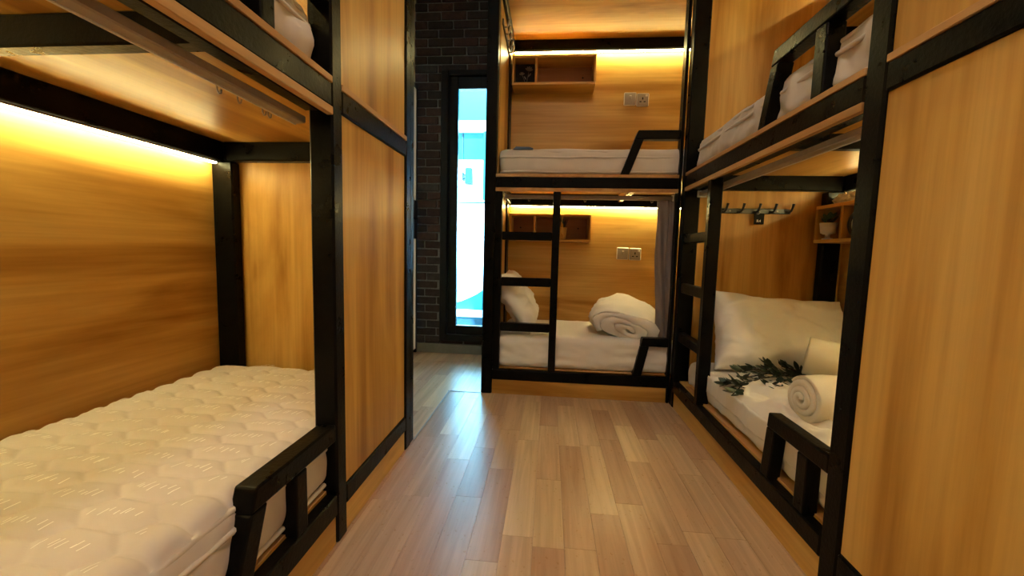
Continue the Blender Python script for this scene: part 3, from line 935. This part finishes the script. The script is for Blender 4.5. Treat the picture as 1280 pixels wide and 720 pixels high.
def sprig():
    t = thing('leafy_sprig', 'dark green leafy sprig lying across the white sheet by the towels', 'foliage', (1.3, 2.3, 0.5))
    rnd = random.Random(3)
    lm = leaf_mesh('leaf', 0.060, 0.030, mat_leaf)
    paths = [[(1.60, 2.44, 0.53), (1.45, 2.44, 0.56), (1.28, 2.38, 0.545), (1.12, 2.27, 0.525), (1.00, 2.14, 0.47)],
             [(1.60, 2.43, 0.53), (1.46, 2.40, 0.545), (1.34, 2.32, 0.53), (1.24, 2.22, 0.525)],
             [(1.60, 2.45, 0.53), (1.44, 2.50, 0.57), (1.30, 2.52, 0.575), (1.18, 2.46, 0.56)],
             [(1.58, 2.43, 0.53), (1.48, 2.36, 0.55), (1.40, 2.26, 0.54)],
             [(1.45, 2.46, 0.56), (1.40, 2.50, 0.60), (1.36, 2.52, 0.64)],
             [(1.12, 2.29, 0.525), (1.06, 2.30, 0.51), (1.03, 2.30, 0.49)],
             [(1.50, 2.44, 0.55), (1.34, 2.44, 0.57), (1.16, 2.36, 0.545), (1.08, 2.22, 0.52)],
             [(1.60, 2.46, 0.55), (1.52, 2.50, 0.60), (1.46, 2.52, 0.62)]]
    for p in paths:
        pts = []
        P = [Vector((1.70 + (q[0] - 1.60) * 1.03, 2.70 + (q[1] - 2.44) * 1.0, 0.464 + (q[2] - 0.50) * 0.6)) for q in p]
        for a, b in zip(P, P[1:]):
            for w in range(6): pts.append(a.lerp(b, w / 6))
        pts.append(P[-1])
        bm = bmesh.new(); tube(bm, pts, 0.004, 5, radii=[0.006 - 0.003 * i / len(pts) for i in range(len(pts))])
        emit_obj('stem', bm, mat_stem, t, True)
        n = len(pts)
        for i in range(2, n):
            tan = (pts[min(i + 1, n - 1)] - pts[i - 1]).normalized()
            for sd in (-1, 1):
                if rnd.random() < 0.25: continue
                side = tan.cross(Vector((0, 0, 1))) * sd
                d = tan * rnd.uniform(0.3, 0.9) + side * rnd.uniform(0.4, 1.0) + Vector((0, 0, rnd.uniform(-0.05, 0.6)))
                place('leaf', lm, pts[i] + Vector((0, 0, 0.003)), t, dirmat(d, rnd.uniform(-0.7, 0.7)) * rnd.uniform(0.8, 1.25))
sprig()

# ------------------------------------------------------------------ wall shelves and what stands on them
def shelf(k, u0, u1, z0, z1, divs, D, label, depth=0.25):
    t = thing('wall_shelf', label, 'shelf', k.pt((u0 + u1) / 2, D - depth, z0), 'wooden box shelves fixed to the rear panels')
    th = 0.024; v0, v1 = D - depth, D
    k.part('top_board', u0, u1, v0, v1, z1 - th, z1, wood_y if k.kind != 'B' else wood_x, t, 0.002)
    k.part('bottom_board', u0, u1, v0, v1, z0, z0 + th, wood_y if k.kind != 'B' else wood_x, t, 0.002)
    for a in (u0, u1 - th):
        k.part('side_board', a, a + th, v0, v1, z0 + th, z1 - th, wood_z, t, 0.002)
    for d in divs:
        k.part('divider', d - th / 2, d + th / 2, v0 + 0.002, v1, z0 + th, z1 - th, wood_z, t, 0.002)
    k.part('back_board', u0 + th, u1 - th, v1 - 0.016, v1 - 0.004, z0 + th, z1 - th, mat_shelfback, t, 0.001)
    for a in ((u0 + th + 0.08), (u1 - th - 0.09)):
        bm = bmesh.new(); c = k.pt(a, v1 - 0.018, (z0 + z1) / 2 + 0.01)
        tube(bm, [c, c + (k.pt(a, v1 - 0.022, 0) - k.pt(a, v1 - 0.018, 0))], 0.009, 10)
        emit_obj('screw_cap', bm, mat_stem, t)
    return t
mat_shelfback = wood('shelf_back_wood', 0, srgb(150, 104, 72), srgb(168, 120, 86), srgb(182, 134, 98), 0.5)
shelf(kB, -0.437, 0.400, 2.930, 3.214, [-0.195], DB, 'wooden box shelf holding the black flower card, upper berth by the window')
shelf(kB, -0.430, 0.412, 1.368, 1.645, [-0.165, 0.118], DB, 'wooden three-compartment shelf holding the small plant in gold pot')
shelf(kR, 2.45, 3.285, 1.372, 1.645, [3.012, 2.74], DR, 'wooden box shelf with white pot and round clock, above the large pillow', 0.26)
shelf(kR, 2.45, 3.285, 2.930, 3.212, [3.0], DR, 'wooden box shelf high in the upper berth over the towels', 0.26)

def flower_card():
    t = thing('picture_card', 'black card with pale flower drawing standing in the box shelf', 'picture', (-0.31, 4.36, 2.955))
    boxo('card', (-0.410, -0.212, 4.355, 4.363, 2.955, 3.18), mat_card, t, 0.001)
    bm = bmesh.new(); y = 4.352
    def petal(cx, cz, ang, L, w):
        pts = []
        for i in range(12):
            a = 2 * pi * i / 12
            px, pz = L / 2 + L / 2 * cos(a), w / 2 * sin(a)
            pts.append((cx + px * cos(ang) - pz * sin(ang), y, cz + px * sin(ang) + pz * cos(ang)))
        prism(bm, pts, (0, 0.002, 0))
    for k in range(5): petal(-0.275, 3.115, 0.3 + k * 0.55, 0.045, 0.018)
    for k in range(4): petal(-0.345, 3.075, 0.6 + k * 0.7, 0.032, 0.014)
    petal(-0.285, 3.055, 0.8, 0.05, 0.016); petal(-0.30, 3.03, 2.2, 0.04, 0.014)
    for (p, q) in (((-0.30, 2.97), (-0.275, 3.11)), ((-0.302, 2.98), (-0.34, 3.07))):
        prism(bm, [(p[0] - 0.002, y, p[1]), (p[0] + 0.002, y, p[1]), (q[0] + 0.002, y, q[1]), (q[0] - 0.002, y, q[1])], (0, 0.002, 0))
    emit_obj('flower_drawing', bm, mat_print, t, label='pale printed flower')
flower_card()

def small_plant():
    c = Vector((0.135 - 0.01, 4.27, 1.393))
    t = thing('potted_plant', 'spiky dark plant in pale gold pot behind the ladder', 'plant', c)
    bm = bmesh.new(); lathe(bm, c, [(0.030, 0), (0.034, 0.01), (0.046, 0.115), (0.049, 0.12), (0.043, 0.12), (0.041, 0.105)], 24)
    emit_obj('pot', bm, mat_gold, t, True)
    bm = bmesh.new(); lathe(bm, c, [(0.041, 0.1), (0.001, 0.106)], 20); emit_obj('soil', bm, mat_soil, t)
    lm = leaf_mesh('leaf', 0.13, 0.020, mat_leaf, 0.25); rnd = random.Random(2)
    for k in range(16):
        a = k * 2.4; l = rnd.uniform(0.15, 0.75)
        place('leaf', lm, c + Vector((0.012 * cos(a), 0.012 * sin(a), 0.105)), t, dirmat((cos(a) * l, sin(a) * l, 1.0), 0) * rnd.uniform(0.7, 1.05))
small_plant()

def shelf_plant():
    c = kR.pt(3.195, 2.03 - XR, 1.397)
    t = thing('potted_plant', 'leafy plant in white cup-shaped pot on the shelf beside round clock', 'plant', c)
    bm = bmesh.new(); lathe(bm, c, [(0.034, 0), (0.034, 0.006), (0.016, 0.012), (0.016, 0.035), (0.045, 0.045), (0.054, 0.12), (0.048, 0.12), (0.042, 0.06)], 24)
    emit_obj('pot', bm, mat_white, t, True)
    bm = bmesh.new(); lathe(bm, c, [(0.046, 0.108), (0.001, 0.112)], 20); emit_obj('soil', bm, mat_soil, t)
    bm = bmesh.new(); tube(bm, [c + Vector((0, 0.046, 0.05)) + Vector((0, 0.032 * sin(pi * q / 8), 0.06 * q / 8 - 0.01)) for q in range(9)], 0.005, 6)
    emit_obj('handle', bm, mat_white, t, True)
    lm = leaf_mesh('leaf', 0.07, 0.036, mat_leaf2, 0.2); rnd = random.Random(4)
    for k in range(14):
        a = k * 2.4; l = rnd.uniform(0.4, 1.3); h = rnd.uniform(0.11, 0.16)
        p = c + Vector((0.02 * cos(a), 0.02 * sin(a), h))
        bm = bmesh.new(); tube(bm, [c + Vector((0, 0, 0.105)), p], 0.002, 5); emit_obj('stem', bm, mat_stem, t)
        place('leaf', lm, p, t, dirmat((cos(a) * l, sin(a) * l, 0.7), 0) * rnd.uniform(0.7, 1.0))
shelf_plant()
def clock():
    c = kR.pt(2.90, 2.03 - XR, 1.397 + 0.095)
    t = thing('table_clock', 'round clock with thick black rim standing on the wooden shelf', 'clock', c - Vector((0, 0, 0.09)))
    bm = bmesh.new(); tube(bm, [c + Vector((0, 0.082 * cos(a), 0.082 * sin(a))) for a in [2 * pi * k / 36 for k in range(36)]], 0.013, 8, True)
    emit_obj('rim', bm, mat_hookblack, t, True)
    bm = bmesh.new(); prism(bm, [c + Vector((0.0, 0.078 * cos(a), 0.078 * sin(a))) for a in [2 * pi * k / 32 for k in range(32)]], (0.006, 0, 0))
    emit_obj('face', bm, mat_white, t)
    for ang, L in ((0.6, 0.045), (2.0, 0.06)):
        bm = bmesh.new(); d = Vector((0, cos(ang), sin(ang))); tube(bm, [c + Vector((-0.004, 0, 0)), c + Vector((-0.004, 0, 0)) + d * L], 0.003, 6)
        emit_obj('hand', bm, mat_hookblack, t)
clock()
mat_film.node_tree.nodes['Principled BSDF'].inputs['Transmission Weight'].default_value = 0.12
def film_bag():
    t = thing('plastic_bag', 'crumpled clear plastic bag lying on top of the shelf under the light strip', 'bag', kR.pt(3.13, DR - 0.09, 1.646))
    def disp(p, nn):
        return nn * (0.020 * (ridge(p, 20, 3) - 0.9)) + Vector((0, 0, 0.01 * noise.noise(p * 9)))
    bm = bmesh.new(); softbox(bm, kR.pt(2.93, DR - 0.17, 1.650), kR.pt(3.26, DR - 0.035, 1.718), 0.030, (14, 34, 8), disp)
    emit_obj('film', bm, mat_film, t, False)
    bm = bmesh.new(); c = kR.pt(3.22, DR - 0.13, 1.68)
    softbox(bm, c - Vector((0.03, 0.03, 0.03)), c + Vector((0.02, 0.03, 0.03)), 0.02, (8, 8, 8), lambda p, nn: nn * 0.012 * (ridge(p, 20, 2) - 0.8))
    emit_obj('knot', bm, mat_film, t, False)
film_bag()

# ------------------------------------------------------------------ sockets
def socket(u, z, k, D, kind, label):
    w, h, d = 0.124, 0.130, 0.030
    v0 = D - d
    t = thing('wall_socket' if kind else 'wall_switch', label, 'socket' if kind else 'switch', k.pt(u, v0, z), 'switch and socket plates on the rear wood panels')
    k.part('back_box', u - w / 2, u + w / 2, v0 + 0.006, D, z - h / 2, z + h / 2, mat_white, t, 0.008)
    k.part('plate', u - w / 2 + 0.006, u + w / 2 - 0.006, v0 - 0.002, v0 + 0.008, z - h / 2 + 0.006, z + h / 2 - 0.006, mat_plate, t, 0.003)
    if kind:
        k.part('switch', u + 0.022, u + 0.044, v0 - 0.008, v0, z + 0.024, z + 0.046, mat_white, t, 0.003)
        for du, dz, a, b in ((0, 0.008, 0.006, 0.012), (-0.021, -0.024, 0.010, 0.005), (0.021, -0.024, 0.010, 0.005)):
            k.part('slot', u - 0.004 + du - a, u - 0.004 + du + a, v0 - 0.0035, v0, z + dz - b, z + dz + b, mat_hole, t, 0.001)
    else:
        k.part('switch', u - 0.013, u + 0.013, v0 - 0.010, v0, z - 0.012, z + 0.030, mat_plate, t, 0.004)
        k.part('indicator', u - 0.010, u + 0.010, v0 - 0.011, v0 - 0.006, z + 0.020, z + 0.030, mat_white, t, 0.001)
socket(0.782, 2.866, kB, DB, 0, 'square shaded white rocker switch beside the socket in the upper berth by the window')
socket(0.912, 2.857, kB, DB, 1, 'square shaded white three-pin socket in the upper berth by the window')
socket(0.783, 1.260, kB, DB, 0, 'square shaded white rocker switch above the folded duvet')
socket(0.916, 1.256, kB, DB, 1, 'square shaded white three-pin socket above the folded duvet, beside the curtain')

# ------------------------------------------------------------------ hook racks and the tag
def hook_rack_R():
    t = thing('hook_rack', 'black five-hook coat rail on the wood panel above the large pillow', 'coat hooks', (1.58, 3.36, 1.60))
    boxo('rail', (1.315, 1.845, 3.346, 3.36, 1.592, 1.630), mat_hookblack, t, 0.003)
    for x in (1.352, 1.472, 1.591, 1.708, 1.830):
        bm = bmesh.new()
        tube(bm, [(x - 0.012, 3.346, 1.604), (x - 0.010, 3.322, 1.600), (x - 0.005, 3.306, 1.612), (x + 0.001, 3.298, 1.640), (x + 0.004, 3.294, 1.664)], 0.008, 8, radii=[0.009, 0.009, 0.008, 0.008, 0.010])
        emit_obj('hook', bm, mat_hookblack, t, True)
    for x in (1.395, 1.745):
        bm = bmesh.new(); tube(bm, [(x, 3.347, 1.611), (x, 3.343, 1.611)], 0.006, 10); emit_obj('screw', bm, mat_rail, t)
hook_rack_R()
def tag():
    t = thing('key_tag', 'small black tag hanging from the middle coat hook', 'key tag', (1.602, 3.315, 1.56))
    boxo('card', (1.566, 1.640, 3.318, 3.323, 1.508, 1.592), mat_card, t, 0.002)
    bm = bmesh.new(); tube(bm, [(1.591 + 0.013 * cos(a), 3.3165, 1.598 + 0.013 * sin(a)) for a in [2 * pi * q / 16 for q in range(16)]], 0.0018, 5, True)
    emit_obj('ring', bm, mat_rail, t, True)
    cu = bpy.data.curves.new('lettering', 'FONT'); cu.body = 'R4'; cu.size = 0.030 * S; cu.extrude = 0.0004; cu.align_x = 'CENTER'; cu.align_y = 'CENTER'
    cu.materials.append(mat_white)
    tmp = bpy.data.objects.new('lettering_curve', cu)
    me = bpy.data.meshes.new_from_object(tmp); me.materials.clear(); me.materials.append(mat_white); bpy.data.objects.remove(tmp)
    o = bpy.data.objects.new('lettering', me); COL.objects.link(o); o.parent = t
    o.location = Vector((1.600, 3.3172, 1.532)) * S - wloc(t); o.rotation_euler = (pi / 2, 0, 0)
tag()
def hook_rack_B():
    t = thing('hook_rack', 'black hook rail high on the end panel of the upper berth by the window', 'coat hooks', (-0.46, 3.9, 3.2))
    boxo('rail', (-0.462, -0.450, 3.58, 4.14, 3.165, 3.215), mat_hookblack, t, 0.003)
    for y in (3.64, 3.75, 3.865, 3.975, 4.085):
        bm = bmesh.new(); tube(bm, [(-0.452, y, 3.175), (-0.430, y, 3.172), (-0.418, y, 3.19), (-0.410, y, 3.235)], 0.008, 8)
        emit_obj('hook', bm, mat_rail, t, True)  # black hooks; their bright highlights are put in as this pale grey
hook_rack_B()

# ------------------------------------------------------------------ outside the window
def outside():
    g = struct_box('ground', (-12, 8, 4.94, 22, -0.42, -0.30), plain('outdoor_paving', (0.45, 0.62, 0.66, 1), 0.8, 0, 10, 0.1, 0.08))
    t = thing('building', 'white building with turquoise glazing across the lane outside the window', 'building', (-1.6, 8.1, -0.3))
    boxo('wall', (-7, 4, 8.0, 8.4, -0.3, 3.02), mat_facade, t, 0)
    boxo('glazing', (-1.757, 4, 8.06, 8.3, 3.02, 3.554), mat_cyan2, t, 0.004)
    boxo('glazing', (-7, -1.785, 8.06, 8.3, 3.02, 3.554), mat_cyan2, t, 0.004)
    boxo('mullion', (-1.785, -1.757, 8.04, 8.3, 3.02, 3.554), mat_bluebox, t, 0.003)
    boxo('fascia', (-7, 4, 7.96, 8.4, 3.554, 3.755), mat_facade, t, 0.006)
    boxo('roof_screen', (-7, 4, 8.0, 8.1, 3.755, 6.5), mat_cyan, t, 0.004)
    boxo('drip_groove', (-7, 4, 7.99, 8.05, 2.185, 2.212), mat_bluebox, t, 0.002)
    boxo('downpipe', (-1.345, -1.30, 7.95, 8.0, 2.25, 3.55), mat_cyan2, t, 0.01)
    l = thing('floodlight', 'blue grey box lamp on a bracket on the white wall outside', 'outdoor lamp', (-1.6, 7.95, 2.68))
    boxo('housing', (-1.668, -1.535, 7.80, 7.93, 2.528, 2.836), mat_bluebox, l, 0.012)
    boxo('lens', (-1.655, -1.548, 7.795, 7.80, 2.56, 2.80), mat_cyan2, l, 0.002)
    bm = bmesh.new()
    for pts in (((-1.73, 7.9, 2.62), (-1.70, 7.9, 2.65), (-1.668, 7.9, 2.66)), ((-1.73, 7.9, 2.75), (-1.70, 7.9, 2.72), (-1.668, 7.9, 2.71))):
        tube(bm, pts, 0.014, 6)
    emit_obj('bracket', bm, mat_bluebox, l)
    boxo('mount', (-1.75, -1.715, 7.88, 7.985, 2.61, 2.76), mat_bluebox, l, 0.004)
    p = thing('planter_wall', 'blue grey block planter wall with white coping outside the window', 'planter', (-1.6, 7.4, -0.3))
    boxo('blockwork', (-6, 3, 7.2, 7.6, -0.19, 0.05), mat_bluewall, p, 0.004)
    boxo('footing', (-6, 3, 7.12, 7.6, -0.30, -0.185), mat_cyan, p, 0.004)
    boxo('coping', (-6, 3, 7.16, 7.64, 0.05, 0.155), mat_facade, p, 0.006)
    b = thing('sloped_screen', 'turquoise sloping panel rising above the white coping outside', 'screen', (-1.6, 7.4, 0.155))
    bm = bmesh.new()
    prism(bm, [(-1.80, 7.36, 0.155), (-0.55, 7.36, 0.155), (-0.55, 7.36, 0.92), (-0.80, 7.36, 0.80), (-1.32, 7.36, 0.45), (-1.45, 7.36, 0.385), (-1.60, 7.36, 0.315), (-1.73, 7.36, 0.275)], (0, 0.08, 0))
    emit_obj('panel', bm, mat_cyan, b)
outside()
